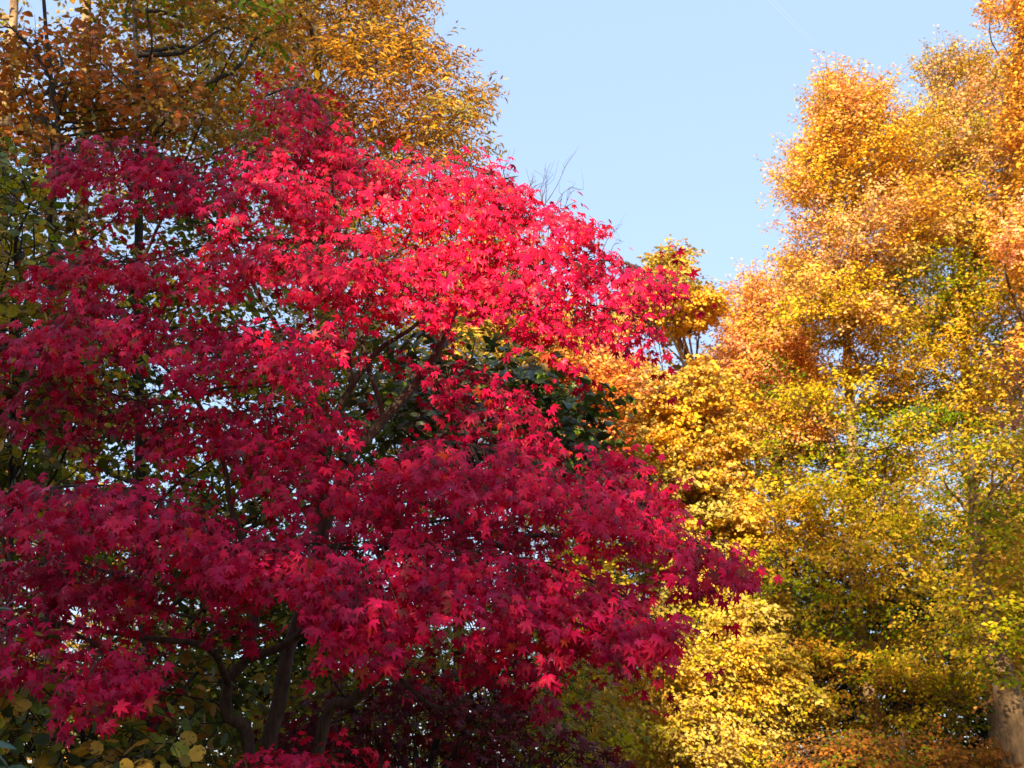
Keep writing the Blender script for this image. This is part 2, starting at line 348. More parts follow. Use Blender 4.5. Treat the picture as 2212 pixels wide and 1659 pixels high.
TIERS = [  # ridge, fringe, depth of ridge, how far the fringe comes forward, density, colours, root point
 ([(575, 185), (640, 165), (690, 205), (735, 270), (755, 320)], [(560, 300), (620, 360), (680, 370), (720, 370), (760, 350)], 6.6, .35, 1.1, RBR),
 ([(115, 370), (165, 305), (240, 285), (330, 305), (400, 350), (470, 365), (560, 300), (650, 330)], [(110, 430), (200, 440), (280, 470), (360, 460), (450, 480), (520, 480), (600, 470), (660, 450)], 6.4, .6, 1.0, RD),
 ([(620, 400), (700, 345), (800, 325), (900, 330), (960, 325), (1060, 350), (1120, 400)], [(600, 500), (700, 490), (800, 500), (900, 500), (990, 510), (1080, 500), (1150, 480)], 6.5, .7, 1.25, RBR),
 ([(900, 440), (1000, 420), (1100, 430), (1190, 440), (1260, 460), (1310, 480)], [(900, 560), (1000, 600), (1100, 600), (1180, 570), (1260, 530), (1310, 500)], 6.4, .7, .95, RBR),
 ([(60, 605), (130, 560), (200, 545), (330, 540), (480, 500), (650, 495), (800, 500), (900, 510)], [(70, 620), (180, 615), (300, 630), (430, 650), (560, 640), (700, 630), (800, 640), (900, 650)], 6.1, .7, 1.15, RBR),
 ([(860, 560), (1000, 560), (1100, 540), (1250, 540), (1380, 545), (1440, 575), (1485, 600)], [(850, 660), (980, 640), (1100, 670), (1220, 660), (1330, 650), (1420, 650), (1480, 625)], 6.2, .7, 1.15, RD),
 ([(1120, 660), (1210, 630), (1310, 640), (1400, 660), (1450, 680)], [(1150, 740), (1230, 760), (1310, 790), (1380, 760), (1440, 710)], 6.0, .4, .8, RD),
 ([(720, 620), (800, 600), (880, 605), (990, 630)], [(720, 700), (800, 720), (880, 690), (990, 690)], 6.0, .35, .6, RBR),
 ([(-30, 745), (60, 715), (110, 690), (190, 640), (260, 645), (310, 680), (400, 695), (520, 705), (640, 700), (735, 735)], [(-30, 770), (60, 770), (130, 770), (220, 765), (300, 765), (380, 800), (480, 830), (560, 830), (650, 830), (735, 790)], 5.8, .7, 1.25, RD),
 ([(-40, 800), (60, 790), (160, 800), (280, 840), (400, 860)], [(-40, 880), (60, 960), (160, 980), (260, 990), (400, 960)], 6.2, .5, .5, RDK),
 ([(340, 905), (450, 880), (560, 862), (660, 865), (740, 885)], [(350, 980), (450, 990), (550, 990), (640, 1000), (745, 960)], 5.9, .6, .95, RD),
 ([(560, 960), (660, 940), (740, 990), (830, 1040), (890, 1090)], [(560, 1080), (660, 1090), (740, 1130), (830, 1150), (900, 1150)], 5.7, .6, 1.0, RD),
 ([(-40, 1070), (60, 1045), (150, 1028), (260, 1030), (360, 1060), (440, 1110), (520, 1160)], [(-40, 1150), (60, 1150), (150, 1160), (260, 1180), (350, 1210), (430, 1235), (520, 1240)], 5.3, .7, 1.25, RD),
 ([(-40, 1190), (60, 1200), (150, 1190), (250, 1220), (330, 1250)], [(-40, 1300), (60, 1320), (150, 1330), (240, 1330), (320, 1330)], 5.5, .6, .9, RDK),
 ([(-40, 1340), (50, 1320), (130, 1330), (210, 1375), (290, 1430), (320, 1445)], [(-40, 1470), (40, 1500), (110, 1540), (180, 1600), (220, 1560), (290, 1470)], 4.9, .5, 1.0, RD),
 ([(330, 1290), (450, 1320), (560, 1340)], [(300, 1380), (420, 1400), (540, 1380)], 6.0, .4, .25, RDK),
 ([(820, 1000), (900, 950), (980, 935), (1060, 950), (1150, 975), (1260, 1005), (1380, 1050), (1480, 1100), (1560, 1165), (1645, 1215)],
  [(870, 1080), (960, 1080), (1050, 1110), (1110, 1130), (1200, 1140), (1300, 1150), (1390, 1190), (1460, 1240), (1550, 1255), (1640, 1240)], 5.5, .6, 1.3, RD),
 ([(1290, 975), (1360, 965), (1430, 1000), (1475, 1060)], [(1290, 1040), (1370, 1050), (1430, 1080), (1480, 1095)], 5.8, .35, 1.0, RD),
 ([(940, 770), (1010, 770), (1090, 810), (1150, 870), (1200, 920)], [(930, 900), (1010, 940), (1080, 960), (1150, 980), (1210, 985)], 6.3, .5, .7, RDK),
 ([(900, 1110), (1000, 1100), (1120, 1110), (1220, 1140)], [(900, 1180), (1000, 1190), (1100, 1190), (1220, 1190)], 5.9, .4, .8, RDK),
 ([(400, 1190), (520, 1160), (640, 1148), (760, 1165), (900, 1155), (1050, 1175), (1180, 1195), (1300, 1235), (1400, 1280), (1470, 1355)],
  [(440, 1250), (560, 1290), (690, 1310), (730, 1410), (830, 1450), (880, 1330), (1000, 1345), (1090, 1330), (1180, 1420), (1280, 1390), (1390, 1410), (1475, 1370)], 5.2, .6, 1.35, RD),
 ([(680, 1290), (760, 1270), (830, 1300), (880, 1320)], [(700, 1380), (760, 1430), (830, 1460), (880, 1360)], 4.95, .2, 1.0, RD),
 ([(1060, 1340), (1120, 1310), (1190, 1310), (1290, 1330)], [(1060, 1400), (1120, 1420), (1180, 1440), (1280, 1410)], 5.0, .25, 1.0, RD),
 ([(980, 1390), (1080, 1390), (1180, 1420), (1260, 1450)], [(1000, 1470), (1080, 1500), (1180, 1550), (1260, 1530)], 5.9, .4, .45, RDK)]
twg = Wood()
def poly_at(line, t):
    p = np.array(line, float); s = np.concatenate([[0], np.cumsum(np.hypot(*np.diff(p, axis=0).T))]); s /= s[-1]
    return np.stack([np.interp(t, s, p[:, 0]), np.interp(t, s, p[:, 1])], -1)
def tier(ridge, fringe, Y0, fwd, dens, cols, name='foliage', parent=maple, size=.072, shape=MAPLE, mat=M_MAPLE, leaves_per=6, bough=True, deep=1.1):
    sq = lambda L_: [(x-max(0, x-1050)*.085, y+10) for x, y in L_]
    ridge, fringe = sq(ridge), sq(fringe)
    tt = np.linspace(0, 1, 60); a = poly_at(ridge, tt); b = poly_at(fringe, tt)
    area = np.sum(np.hypot(*np.diff(a, axis=0).T)*(.5*np.abs(b-a)[:-1, 1]+20))*1.3
    px = size*F/Y0; n = int(area*dens*4.7/(.40*px*px)/leaves_per*1.25)+3
    n = int(n*1.15); t = rng.random(n); v = rng.random(n)**.85; back = rng.random(n) < .16
    ph = rng.random(4)*6.28
    rag = 1+.28*np.sin(t*19+ph[0])+.22*np.sin(t*43+ph[1]); v2 = v*rag
    ra, fa = poly_at(ridge, t), poly_at(fringe, t)
    img = ra+(fa-ra)*np.where(back, v*.35, v2*.73)[:, None]
    Y = np.where(back, Y0+fwd*v, Y0-fwd*np.minimum(v2, 1.1)**.8)
    C = P(img[:, 0]+rng.standard_normal(n)*5, img[:, 1]+rng.standard_normal(n)*6, Y)+rng.standard_normal((n, 3))*[.05, .09, .03]
    rw = P(ra[:, 0], ra[:, 1], np.full(n, Y0))
    bk = rw+np.stack([rng.standard_normal(n)*.12, v*deep*(.5+.5*rng.random(n)), -.03-.22*v**2+rng.standard_normal(n)*.07], -1)
    C = np.where(back[:, None], bk, C)
    ends = (t-.5)*2
    dx = np.sign(ra[:, 0]-620)*.25+ends*.25
    outw = np.stack([dx, np.where(back, .7, -.8), np.zeros(n)], -1)+rng.standard_normal((n, 3))*[.35, .3, .15]
    steep = np.where(back, .12, .30+.5*v)
    cn = norm(ZU*(1.05-steep)[:, None]+norm(outw)*(.25+.75*steep)[:, None]+rng.standard_normal((n, 3))*.16)
    k = leaves_per; N = n*k; cid = np.repeat(np.arange(n), k)
    ang = np.tile(np.linspace(-1.5, 1.5, k), n)+rng.standard_normal(N)*.25
    tdn = norm(outw-ZU*.7); tdn = norm(tdn-cn*np.sum(tdn*cn, 1, keepdims=True)); sd_ = np.cross(cn, tdn)
    tip = tdn[cid]*np.cos(ang)[:, None]+sd_[cid]*np.sin(ang)[:, None]
    pos = C[cid]+tip*(size*(.25+.75*rng.random(N)))[:, None]+rng.standard_normal((N, 3))*.022
    tip = norm(tip+tdn[cid]*.45-ZU*.28+rng.standard_normal((N, 3))*.15)
    nr = norm(cn[cid]+rng.standard_normal((N, 3))*.42)
    sz = size*(.45+.8*rng.random(N))*1.14
    pal = np.array(cols); col = pal[rng.integers(0, len(pal), N)]*(1+.27*rng.standard_normal(N))[:, None].clip(.3, 1.7)
    odd = rng.random(N) < .035; col[odd] = np.array([[.50, .07, .03], [.30, .05, .03], [.62, .06, .02], [.20, .03, .04]])[rng.integers(0, 4, odd.sum())]
    Leaves().add(pos, tip, nr, sz, shape, col, curl=.2+rng.random(N)*2.2).build(name, mat, parent)
    r2 = poly_at(ridge, np.clip(t+rng.normal(0, .07, n), 0, 1)); rp = P(r2[:, 0], r2[:, 1]+8, np.full(n, Y0)); sel = rng.random(n) < .6
    twg.twigs(rp[sel], (rp*.5+C*.5+ZU*.03)[sel], C[sel], .0035, .0015)
    if bough:
        rr = [P(x, y+12, Y0) for x, y in ridge]; twg.tube(rr, .009, .004, 5, 3); twg.tube(rr[::-1][:max(3, len(rr)//2)], .004, .007, 5, 3)
for k_, T_ in enumerate(TIERS):
    reseed(500+k_); tier(*T_)
IN = dict(Y=6.7, T=.35, ns=12, nl=9, size=.078, pal=[RED2, RED4, RED1, RED4], shape=MAPLE, rc=.32, L=.34, droop=.4, flat=.4, front=.2, twig=.0025, jag=0, nmix=(.9, .3, .35), axis=P(620, 1300, 6.3))  # inner leaves; darker reds put the shade of the recesses into the colour
lv = Leaves()
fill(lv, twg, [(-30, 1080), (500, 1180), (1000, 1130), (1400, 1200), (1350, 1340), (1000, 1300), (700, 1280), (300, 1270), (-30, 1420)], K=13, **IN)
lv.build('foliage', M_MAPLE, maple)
# bare twigs reaching into the sky on the upper right of the maple
for x, y, n in ((1080, 400, 5), (1150, 420, 7), (1210, 440, 5), (1290, 540, 3), (900, 320, 2)):
    for k in range(n):
        a = P(x+rng.uniform(-30, 30), y+20, 6.4); dx, dy = rng.uniform(-20, 60), -rng.uniform(30, 110)
        m = a+np.array([dx*.5, rng.uniform(-20, 20), -dy*.5])*6.4/F+rng.standard_normal(3)*.02; b = a+np.array([dx, rng.uniform(-40, 40), -dy])*6.4/F
        twg.tube([a, m, b], .0032, .0009, 4, 3)
        for q in range(3):
            s = m+(b-m)*rng.random(); twg.tube([s, s+(b-a)*.2+rng.standard_normal(3)*.03, s+(b-a)*.35+rng.standard_normal(3)*.05], .0016, .0007, 3, 2)
twg.build('twig_work', M_BARK, maple)

# ================================================================== RIGHT-HAND WOOD
def wood_tree(name, label, cat, trunk, Y, tr, bark, regions, n_limbs=6, limb_r=.06, leafmat=M_FAR, group=None, crown='crown', **kw):
    TREE_NO[0] += 1; reseed(TREE_NO[0])
    tp = trunk_pts(trunk, Y)
    base = (tp[0][0], tp[0][1], 0)
    root = thing(name, label, cat, base, group)
    Wood().tube(tp, tr, tr*.3, 12, 8, .04, 1.2).build('trunk', bark, root)
    lv = Leaves(); tw = Wood(); Cs = []
    for rg in regions:
        d = dict(kw); d.update(rg); Cs.append(fill(lv, tw, d.pop('poly'), d.pop('Y', Y), axis=tp[len(tp)//2], **d))
    C = np.vstack(Cs); sel = rng.permutation(len(C))[:max(10, min(len(C), 45))]
    limbs(root, 'limb', tp, C[sel], bark, n_limbs, limb_r, tw)
    tw.build('twigs', M_BROWN if bark is M_PALE else bark, root, smooth=False)
    lv.build(crown, leafmat, root)
    return root
BE = dict(T=3.4, ns=40, nl=20, plume=1.3, size=.088, shape=BEECH, rc=.62, L=.9, fan=.24, twig=.006, tips=110, spread=12, flat=.5, jag=24, own=.93, jit=.1)
wood_tree('beech_tree', 'tall golden beech whose crown edge stands against the sky right of centre', 'tree', group='tall beeches in the right hand wood', trunk=
    [(1900, 1700), (1880, 1500), (1850, 1300), (1840, 950), (1830, 700), (1850, 420), (1850, 260)], Y=25, tr=.19, bark=M_PALE, regions=[
    dict(poly=[(1765, 185), (1800, 175), (1850, 205), (1905, 200), (1935, 260), (1990, 260), (2000, 400), (1990, 520), (1950, 700), (1880, 760), (1760, 720), (1725, 640), (1735, 545), (1755, 480), (1735, 410), (1762, 370), (1742, 300), (1775, 260)],
         K=86, pal=[YEL, PALE, SAL, YEL, YGR]),
    dict(poly=[(1765, 185), (1800, 175), (1850, 205), (1895, 210), (1880, 260), (1780, 300), (1770, 420), (1760, 540), (1720, 600), (1755, 480), (1735, 410), (1762, 370), (1742, 300), (1775, 260)], K=34, pal=[SAL, SAL, YEL, YEL]),
    dict(poly=[(1690, 680), (1950, 660), (1980, 900), (1950, 1150), (1700, 1150), (1620, 1000)], K=44, pal=[YEL, YGR, YGR, YEL, GRN], T=3.5, tips=0),
    dict(poly=[(1620, 1000), (1950, 1050), (2000, 1280), (1960, 1420), (1850, 1440), (1700, 1380), (1600, 1250)], K=29, pal=[YGR, GRN, YEL, YGR, GOLD], T=3.5, flat=.2, rc=1.25, droop=.35, jag=0, tips=0),
    dict(poly=[(1700, 1380), (1850, 1400), (2010, 1400), (2090, 1540), (1990, 1590), (1760, 1540)], Y=24, K=17, pal=[YGR, GRN, GOLD, BRN, YEL], T=1.2, flat=.18, rc=.9, droop=.4, jag=0, tips=0, ns=26)], **BE)
wood_tree('beech_tree', 'tall yellow beech with upright crown tip, left of the orange tree on the right edge', 'tree', group='tall beeches in the right hand wood', trunk=
    [(2160, 1700), (2140, 1450), (2110, 1250), (2090, 950), (2080, 650), (2060, 350), (2060, 200)], Y=27, tr=.2, bark=M_PALE, regions=[
    dict(poly=[(2005, 220), (2030, 150), (2060, 130), (2095, 130), (2140, 185), (2180, 150), (2230, 130), (2230, 560), (2000, 560), (1950, 480), (1940, 260)], K=78, pal=[YEL, PALE, YEL, YGR, SAL]),
    dict(poly=[(1950, 480), (2230, 520), (2230, 900), (1980, 920), (1940, 700)], K=62, pal=[YGR, GOLD, GRN, YEL]),
    dict(poly=[(1950, 900), (2240, 880), (2260, 1500), (2100, 1530), (1980, 1450), (1930, 1150)], K=36, pal=[YGR, GOLD, GRN, YGR, YEL], T=3.5, flat=.2, rc=1.25, droop=.35, jag=0, tips=0)], **BE)
wood_tree('orange_beech', 'orange leaved tall tree cut off by the right edge of the picture', 'tree',
    [(2290, 1700), (2300, 1000), (2290, 500), (2270, 100)], 22, .26, M_PALE, [
    dict(poly=[(2150, 20), (2180, -40), (2340, -60), (2340, 700), (2230, 760), (2190, 600), (2160, 450), (2175, 300), (2160, 190), (2195, 110), (2150, 55)], K=78, pal=[ORA, SAL, GOLD, YEL, GOLD]),
    dict(poly=[(2200, 700), (2340, 700), (2340, 1500), (2190, 1500), (2150, 1200)], K=44, pal=[YEL, YGR, ORA, GOLD])], **BE)
wood_tree('salmon_beech', 'salmon orange beech with a low crown between the pale oak and the tall golden beech', 'tree',
    [(1700, 1700), (1690, 1300), (1680, 1000), (1660, 800), (1640, 660)], 28, .22, M_BROWN, [
    dict(tips=25, jag=8, poly=[(1590, 680), (1615, 615), (1640, 620), (1690, 630), (1690, 575), (1715, 560), (1720, 640), (1740, 760), (1780, 950), (1640, 990), (1560, 960), (1510, 860), (1560, 760), (1590, 720)], K=104, pal=[SAL, ORA, GOLD, SAL, YEL])], **BE)
OK_ = dict(T=2.2, limb_r=.035, ns=36, nl=17, size=.105, shape=OAK, rc=.62, L=.45, twig=.006, tips=40, spread=12, jag=14)
wood_tree('oak_tree', 'pale olive yellow oak with knotted clumps behind the tips of the red maple', 'tree',
    [(1600, 1700), (1595, 1400), (1590, 1270), (1560, 1050), (1525, 900), (1500, 800)], 24, .15, M_PALE, [
    dict(poly=[(1330, 700), (1370, 640), (1400, 590), (1440, 540), (1470, 540), (1495, 610), (1500, 650), (1470, 680), (1460, 750), (1400, 690), (1350, 740)], K=39, pal=[PALE, YEL, PALE, OLV], ns=24, rc=.4, tips=25, jag=6),
    dict(poly=[(1480, 650), (1550, 640), (1560, 670), (1510, 700), (1480, 730)], K=12, pal=[YEL, PALE, GOLD], rc=.3, tips=6, jag=5),
    dict(poly=[(1310, 800), (1400, 790), (1470, 810), (1560, 780), (1600, 950), (1600, 1150), (1500, 1150), (1420, 1080), (1330, 960), (1290, 850)], K=81, pal=[PALE, YEL, OLV, PALE, GOLD]),
    dict(poly=[(1420, 1060), (1620, 1100), (1640, 1260), (1720, 1440), (1760, 1560), (1660, 1620), (1560, 1500), (1470, 1350), (1400, 1240)], K=81, pal=[PALE, OLV, YEL, PALE, YGR])], **OK_)
wood_tree('orange_tree', 'small fiery orange tree seen between the red maple tiers, left of the pale oak', 'tree',
    [(1270, 1700), (1265, 1300), (1260, 1000), (1250, 800)], 21, .12, M_BROWN, [
    dict(poly=[(1150, 780), (1230, 690), (1330, 740), (1360, 860), (1320, 990), (1220, 960), (1150, 880)], K=44, pal=[ORA, SAL, GOLD, (.72, .13, .03)]),
    dict(poly=[(1000, 560), (1110, 640), (1250, 740), (1160, 800), (1000, 720)], K=26, pal=[YEL, GOLD, YGR]),
    dict(poly=[(1140, 900), (1340, 960), (1380, 1250), (1330, 1560), (1130, 1560)], K=38, tips=0, pal=[GOLD, YGR, OLV, BRN])], **BE)
wood_tree('yellow_shrub', 'bright lemon yellow shrub at the bottom, right of the red maple', 'shrub',
    [(1470, 1750), (1470, 1600), (1480, 1480), (1490, 1380)], 22.5, .05, M_BROWN, [
    dict(poly=[(1290, 1490), (1370, 1410), (1480, 1370), (1540, 1290), (1610, 1330), (1670, 1450), (1640, 1560), (1640, 1680), (1560, 1740), (1270, 1740)], K=98, pal=[YEL, (.84, .54, .05), PALE, PALE, YGR])],
    n_limbs=5, limb_r=.02, T=1.6, tips=70, jag=24, plume=.8, ns=30, nl=15, size=.092, shape=BEECH, rc=.62, L=.6, twig=.004, droop=.45)
wood_tree('copper_shrub', 'low copper orange bush along the bottom right, under the dark gap', 'shrub',
    [(1960, 1780), (1955, 1680), (1950, 1580)], 18, .06, M_BROWN, [
    dict(poly=[(1700, 1630), (1760, 1590), (1850, 1560), (1990, 1580), (2120, 1600), (2260, 1640), (2260, 1740), (1660, 1740)], K=34, flat=.2, pal=[(.50, .18, .025), BRN, (.35, .2, .02), BRN, GRN])],
    n_limbs=5, limb_r=.02, T=1.5, ns=28, nl=14, size=.085, shape=BEECH, rc=.75, L=.6, twig=.004)
reseed(31)
# the big sunlit trunk at the lower right
root = thing('bare_trunk_tree', 'stout beige trunk lit by the sun in the bottom right corner', 'tree', P(2210, 1750, 17)*[1, 1, 0])
tp = [P(2215, 1900, 17)*[1, 1, 0]-[0, 0, .1], P(2205, 1660, 17), P(2185, 1540, 17), P(2150, 1400, 17), P(2125, 1280, 17), P(2105, 1100, 17.2), P(2100, 980, 17.4)]
Wood().tube(tp, .30, .05, 16, 8, .03).build('trunk', M_PALE, root)
lv = Leaves(); tw = Wood()
C = fill(lv, tw, [(2030, 950), (2260, 900), (2280, 1400), (2150, 1400), (2060, 1340)], 17, 1.3, 40, 18, 10, .08, [YGR, YEL, (.2, .26, .01)], BEECH, rc=.55, L=.6, front=.97)
fill(lv, tw, [(2070, 1300), (2260, 1280), (2260, 1450), (2170, 1500), (2080, 1440)], 16.3, .4, 12, 16, 12, .08, [YGR, YEL, GRN], BEECH, rc=.5, L=.5)
C = C[np.argsort(-C[:, 2])][:12]; limbs(root, 'limb', tp, C, M_PALE, 4, .035, tw); tw.build('twigs', M_PALE, root, False); lv.build('crown', M_FAR, root)
# twig with a few pinkish leaves at the right edge
root = thing('dogwood_shrub', 'nearly bare twigs with a few round pink brown leaves at the right edge', 'shrub', P(2420, 1700, 9)*[1, 1, 0])
tp = [P(2440, 1900, 9)*[1, 1, 0]-[0, 0, .1], P(2420, 1500, 9), P(2390, 1100, 9), P(2330, 850, 9)]
Wood().tube(tp, .035, .012, 8, 6).build('stem', M_BROWN, root)
tw = Wood(); E = []
for k in range(26):
    a = P(rng.uniform(2240, 2340), rng.uniform(760, 960), 9); b = P(rng.uniform(2105, 2205), rng.uniform(730, 920), 9+rng.uniform(-.4, .4))
    m = (a+b)/2+rng.standard_normal(3)*.05-[0, 0, .03]; tw.tube([a, m, b], .006, .002, 4, 4); E += [b, (m+b)/2]
    tw.tube([tp[3]*.7+tp[2]*.3, (tp[3]+a)/2, a], .007, .004, 4, 3)
tw.build('twigs', M_PALE, root)
E = np.array(E)[rng.permutation(len(E))[:17]]; n = len(E)
Leaves().add(E, norm(rng.standard_normal((n, 3))*.4-ZU), norm(rng.standard_normal((n, 3))*.4+[-.3, -.9, .2]), 0.055+.03*rng.random(n), BEECH2, np.array([[.50, .20, .10]])*(.7+.5*rng.random((n, 1)))).build('foliage', M_FAR, root)

# ================================================================== LEFT-HAND TREES
wood_tree('golden_zelkova', 'tall tree of narrow golden green leaves above the red maple, edge against the sky', 'tree',
    [(720, 1750), (700, 1400), (690, 1000), (700, 600), (690, 300), (680, -100)], 12.5, .14, M_BROWN, [
    dict(poly=[(560, -80), (880, -80), (890, 20), (940, 110), (985, 180), (1030, 235), (1010, 300), (970, 345), (820, 345), (700, 300), (600, 200)], K=62, rc=.42, tips=150, pal=[YEL, (.6, .28, .02), GOLD, OLV, (.45, .17, .02), BRN]),
    dict(poly=[(300, -80), (600, -80), (640, 200), (720, 330), (560, 360), (400, 340), (320, 150)], K=28, pal=[YGR, (.5, .26, .02), OLV, BRN]),
    dict(poly=[(560, 340), (1000, 340), (1120, 560), (1180, 740), (1080, 780), (800, 780), (600, 700)], K=46, pal=[YEL, YGR, GOLD, OLV], ns=22),
    dict(poly=[(560, 760), (1080, 780), (1150, 1000), (900, 1150), (600, 1150)], K=40, pal=[YGR, OLV, GRN, GOLD], ns=20)],
    n_limbs=8, limb_r=.025, leafmat=M_GOLD, T=1.6, ns=24, nl=14, size=.10, tips=60, jag=16, shape=NARROW, rc=.55, L=.5, twig=.003, fan=.25, droop=.3)
wood_tree('hornbeam', 'slim dark stemmed tree with brown and dull green leaves at the upper left', 'tree',
    [(330, 1750), (310, 1300), (300, 800), (300, 400), (295, 150), (285, -100)], 9.5, .065, M_BLACK, [
    dict(poly=[(180, -80), (620, -80), (640, 80), (600, 200), (560, 330), (320, 340), (200, 250)], K=46, pal=[BRN, OLV, (.5, .16, .02), (.42, .22, .02), GRN, YEL], ns=10),
    dict(poly=[(90, 330), (640, 330), (660, 640), (60, 640)], K=26, pal=[OLV, GRN, BRN, DGR], ns=12),
    dict(poly=[(120, 500), (560, 640), (700, 800), (600, 1150), (200, 1200), (100, 900)], K=34, pal=[GRN, DGR, OLV, YGR], ns=14)],
    n_limbs=8, limb_r=.022, leafmat=M_GOLD, T=1.2, ns=18, nl=11, size=.08, shape=BEECH2, rc=.55, L=.5, twig=.003, front=.3)
wood_tree('rusty_tree', 'forked thin tree with rust orange leaves in the top left corner', 'tree',
    [(120, 1750), (105, 1200), (110, 700), (115, 420), (125, 280), (105, 130), (90, -60)], 8.2, .045, M_BLACK, [
    dict(poly=[(-60, 60), (60, 60), (140, 60), (240, 120), (330, 170), (430, 180), (420, 270), (300, 300), (150, 330), (60, 380), (-60, 400)], K=40, pal=[(.60, .18, .02), (.50, .12, .015), BRN, (.50, .26, .02)])],
    n_limbs=6, limb_r=.016, leafmat=M_GOLD, T=.9, ns=9, nl=10, size=.075, shape=BEECH2, rc=.4, L=.45, twig=.003, flat=.3, front=.3)
WD = dict(T=.7, ns=9, nl=7, size=.066, shape=ROUND, rc=.3, L=.4, twig=.004, leafmat=M_HAZEL, droop=.4, limb_r=.012, nmix=(.35, .9, .4), crown='foliage')
wood_tree('witch_hazel', 'tall witch hazel with broad green and yellow leaves along the left edge', 'shrub',
    [(30, 1800), (20, 1300), (30, 900), (40, 600), (30, 420)], 6.9, .03, M_BLACK, [
    dict(poly=[(-60, 330), (40, 330), (70, 430), (130, 520), (150, 700), (120, 760), (-60, 760)], K=30, pal=[GRN, YGR, (.6, .38, .04), (.2, .25, .03)]),
    dict(poly=[(-60, 760), (160, 740), (250, 850), (150, 950), (80, 1060), (-60, 1060)], K=24, pal=[YGR, GRN, YEL, DGR])], n_limbs=5, **WD)
wood_tree('hazel_bush', 'low bush of large green and yellow spotted leaves in the bottom left corner', 'shrub',
    [(200, 1900), (190, 1720), (180, 1600), (170, 1500)], 5.3, .022, M_BLACK, [
    dict(poly=[(-60, 1430), (130, 1440), (240, 1530), (340, 1560), (390, 1640), (390, 1760), (-60, 1760)], K=36, pal=[(.62, .34, .02), (.16, .24, .02), (.36, .36, .02), DGR, (.7, .42, .03)]),
    dict(poly=[(200, 1380), (480, 1360), (520, 1500), (400, 1620), (260, 1540)], K=13, pal=[DGR, GRN, (.35, .17, .02)], ns=4, Y=6.5)], n_limbs=4, **WD)
# dark glossy tree behind the middle of the maple
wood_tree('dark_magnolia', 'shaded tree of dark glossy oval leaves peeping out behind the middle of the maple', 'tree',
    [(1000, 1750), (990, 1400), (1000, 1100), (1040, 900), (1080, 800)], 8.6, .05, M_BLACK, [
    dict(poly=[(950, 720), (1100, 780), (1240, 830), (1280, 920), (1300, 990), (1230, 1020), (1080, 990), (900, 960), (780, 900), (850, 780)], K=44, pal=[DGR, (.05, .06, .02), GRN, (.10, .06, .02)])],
    n_limbs=5, limb_r=.015, leafmat=M_DARK, T=.8, ns=8, nl=8, size=.11, shape=BEECH2, rc=.35, L=.4, twig=.003)
# tall pale-barked trees on the far left
for k, (line, r, lab, poly) in enumerate([
    ([(95, 1750), (110, 1100), (130, 950), (165, 700), (175, 450), (180, 250), (185, 60), (190, -120)], .17, 'tall pale barked tree rising behind the thin dark stems at left', [(120, -80), (420, -80), (500, 400), (450, 900), (250, 1000), (140, 600)]),
    ([(-20, 1750), (-10, 1000), (0, 500), (12, 200), (28, 60), (35, -120)], .17, 'pale sunlit trunk in the extreme top left corner', [(-80, -100), (110, -90), (60, 250), (100, 600), (-80, 700)])]):
    wood_tree('pale_barked_tree', lab, 'tree', line, 15+k*.8, r, M_PALE, [dict(poly=poly, K=15, pal=[GOLD, YEL, YGR, OLV])],
        group='pale barked trees at the left', n_limbs=7, limb_r=.035, leafmat=M_GOLD, T=1.8, ns=16, nl=12, size=.1, shape=BEECH, rc=.7, L=.6, twig=.004)
# shaded foliage low behind the maple
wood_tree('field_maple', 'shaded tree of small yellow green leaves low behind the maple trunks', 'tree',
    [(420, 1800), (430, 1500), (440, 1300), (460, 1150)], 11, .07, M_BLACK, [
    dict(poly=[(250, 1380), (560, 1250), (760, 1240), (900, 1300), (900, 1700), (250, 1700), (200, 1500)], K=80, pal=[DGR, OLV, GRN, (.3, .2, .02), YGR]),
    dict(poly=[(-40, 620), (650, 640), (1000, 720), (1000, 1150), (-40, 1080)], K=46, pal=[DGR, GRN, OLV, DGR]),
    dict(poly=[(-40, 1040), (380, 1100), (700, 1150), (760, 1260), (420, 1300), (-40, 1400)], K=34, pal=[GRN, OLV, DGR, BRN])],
    n_limbs=8, limb_r=.02, leafmat=M_GOLD, T=1.4, ns=18, nl=11, size=.085, shape=BEECH, rc=.55, L=.5, twig=.004)
wood_tree('yellow_maple', 'yellow green lace leaved maple at the bottom centre, right of the red maple trunks', 'tree',
    [(1120, 1850), (1110, 1700), (1080, 1550), (1060, 1450)], 8.5, .04, M_BLACK, [
    dict(poly=[(880, 1340), (1000, 1330), (1130, 1350), (1250, 1430), (1300, 1540), (1230, 1640), (1050, 1620), (880, 1560)], K=44, pal=[YGR, GRN, OLV, (.45, .28, .03)])],
    n_limbs=4, limb_r=.012, leafmat=M_GOLD, T=.8, ns=9, nl=8, size=.08, shape=MAPLE, rc=.35, L=.4, twig=.003, droop=.5, flat=.35, crown='foliage')
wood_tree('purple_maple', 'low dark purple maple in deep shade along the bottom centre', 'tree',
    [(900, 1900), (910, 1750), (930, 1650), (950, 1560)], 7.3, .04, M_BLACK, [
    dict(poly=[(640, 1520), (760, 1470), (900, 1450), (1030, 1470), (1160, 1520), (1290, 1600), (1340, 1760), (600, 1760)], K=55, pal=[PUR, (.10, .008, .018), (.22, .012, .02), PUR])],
    n_limbs=4, limb_r=.012, leafmat=M_MAPLE, T=.8, ns=9, nl=8, size=.085, shape=MAPLE, rc=.35, L=.4, twig=.003, droop=.5, flat=.35, crown='foliage')
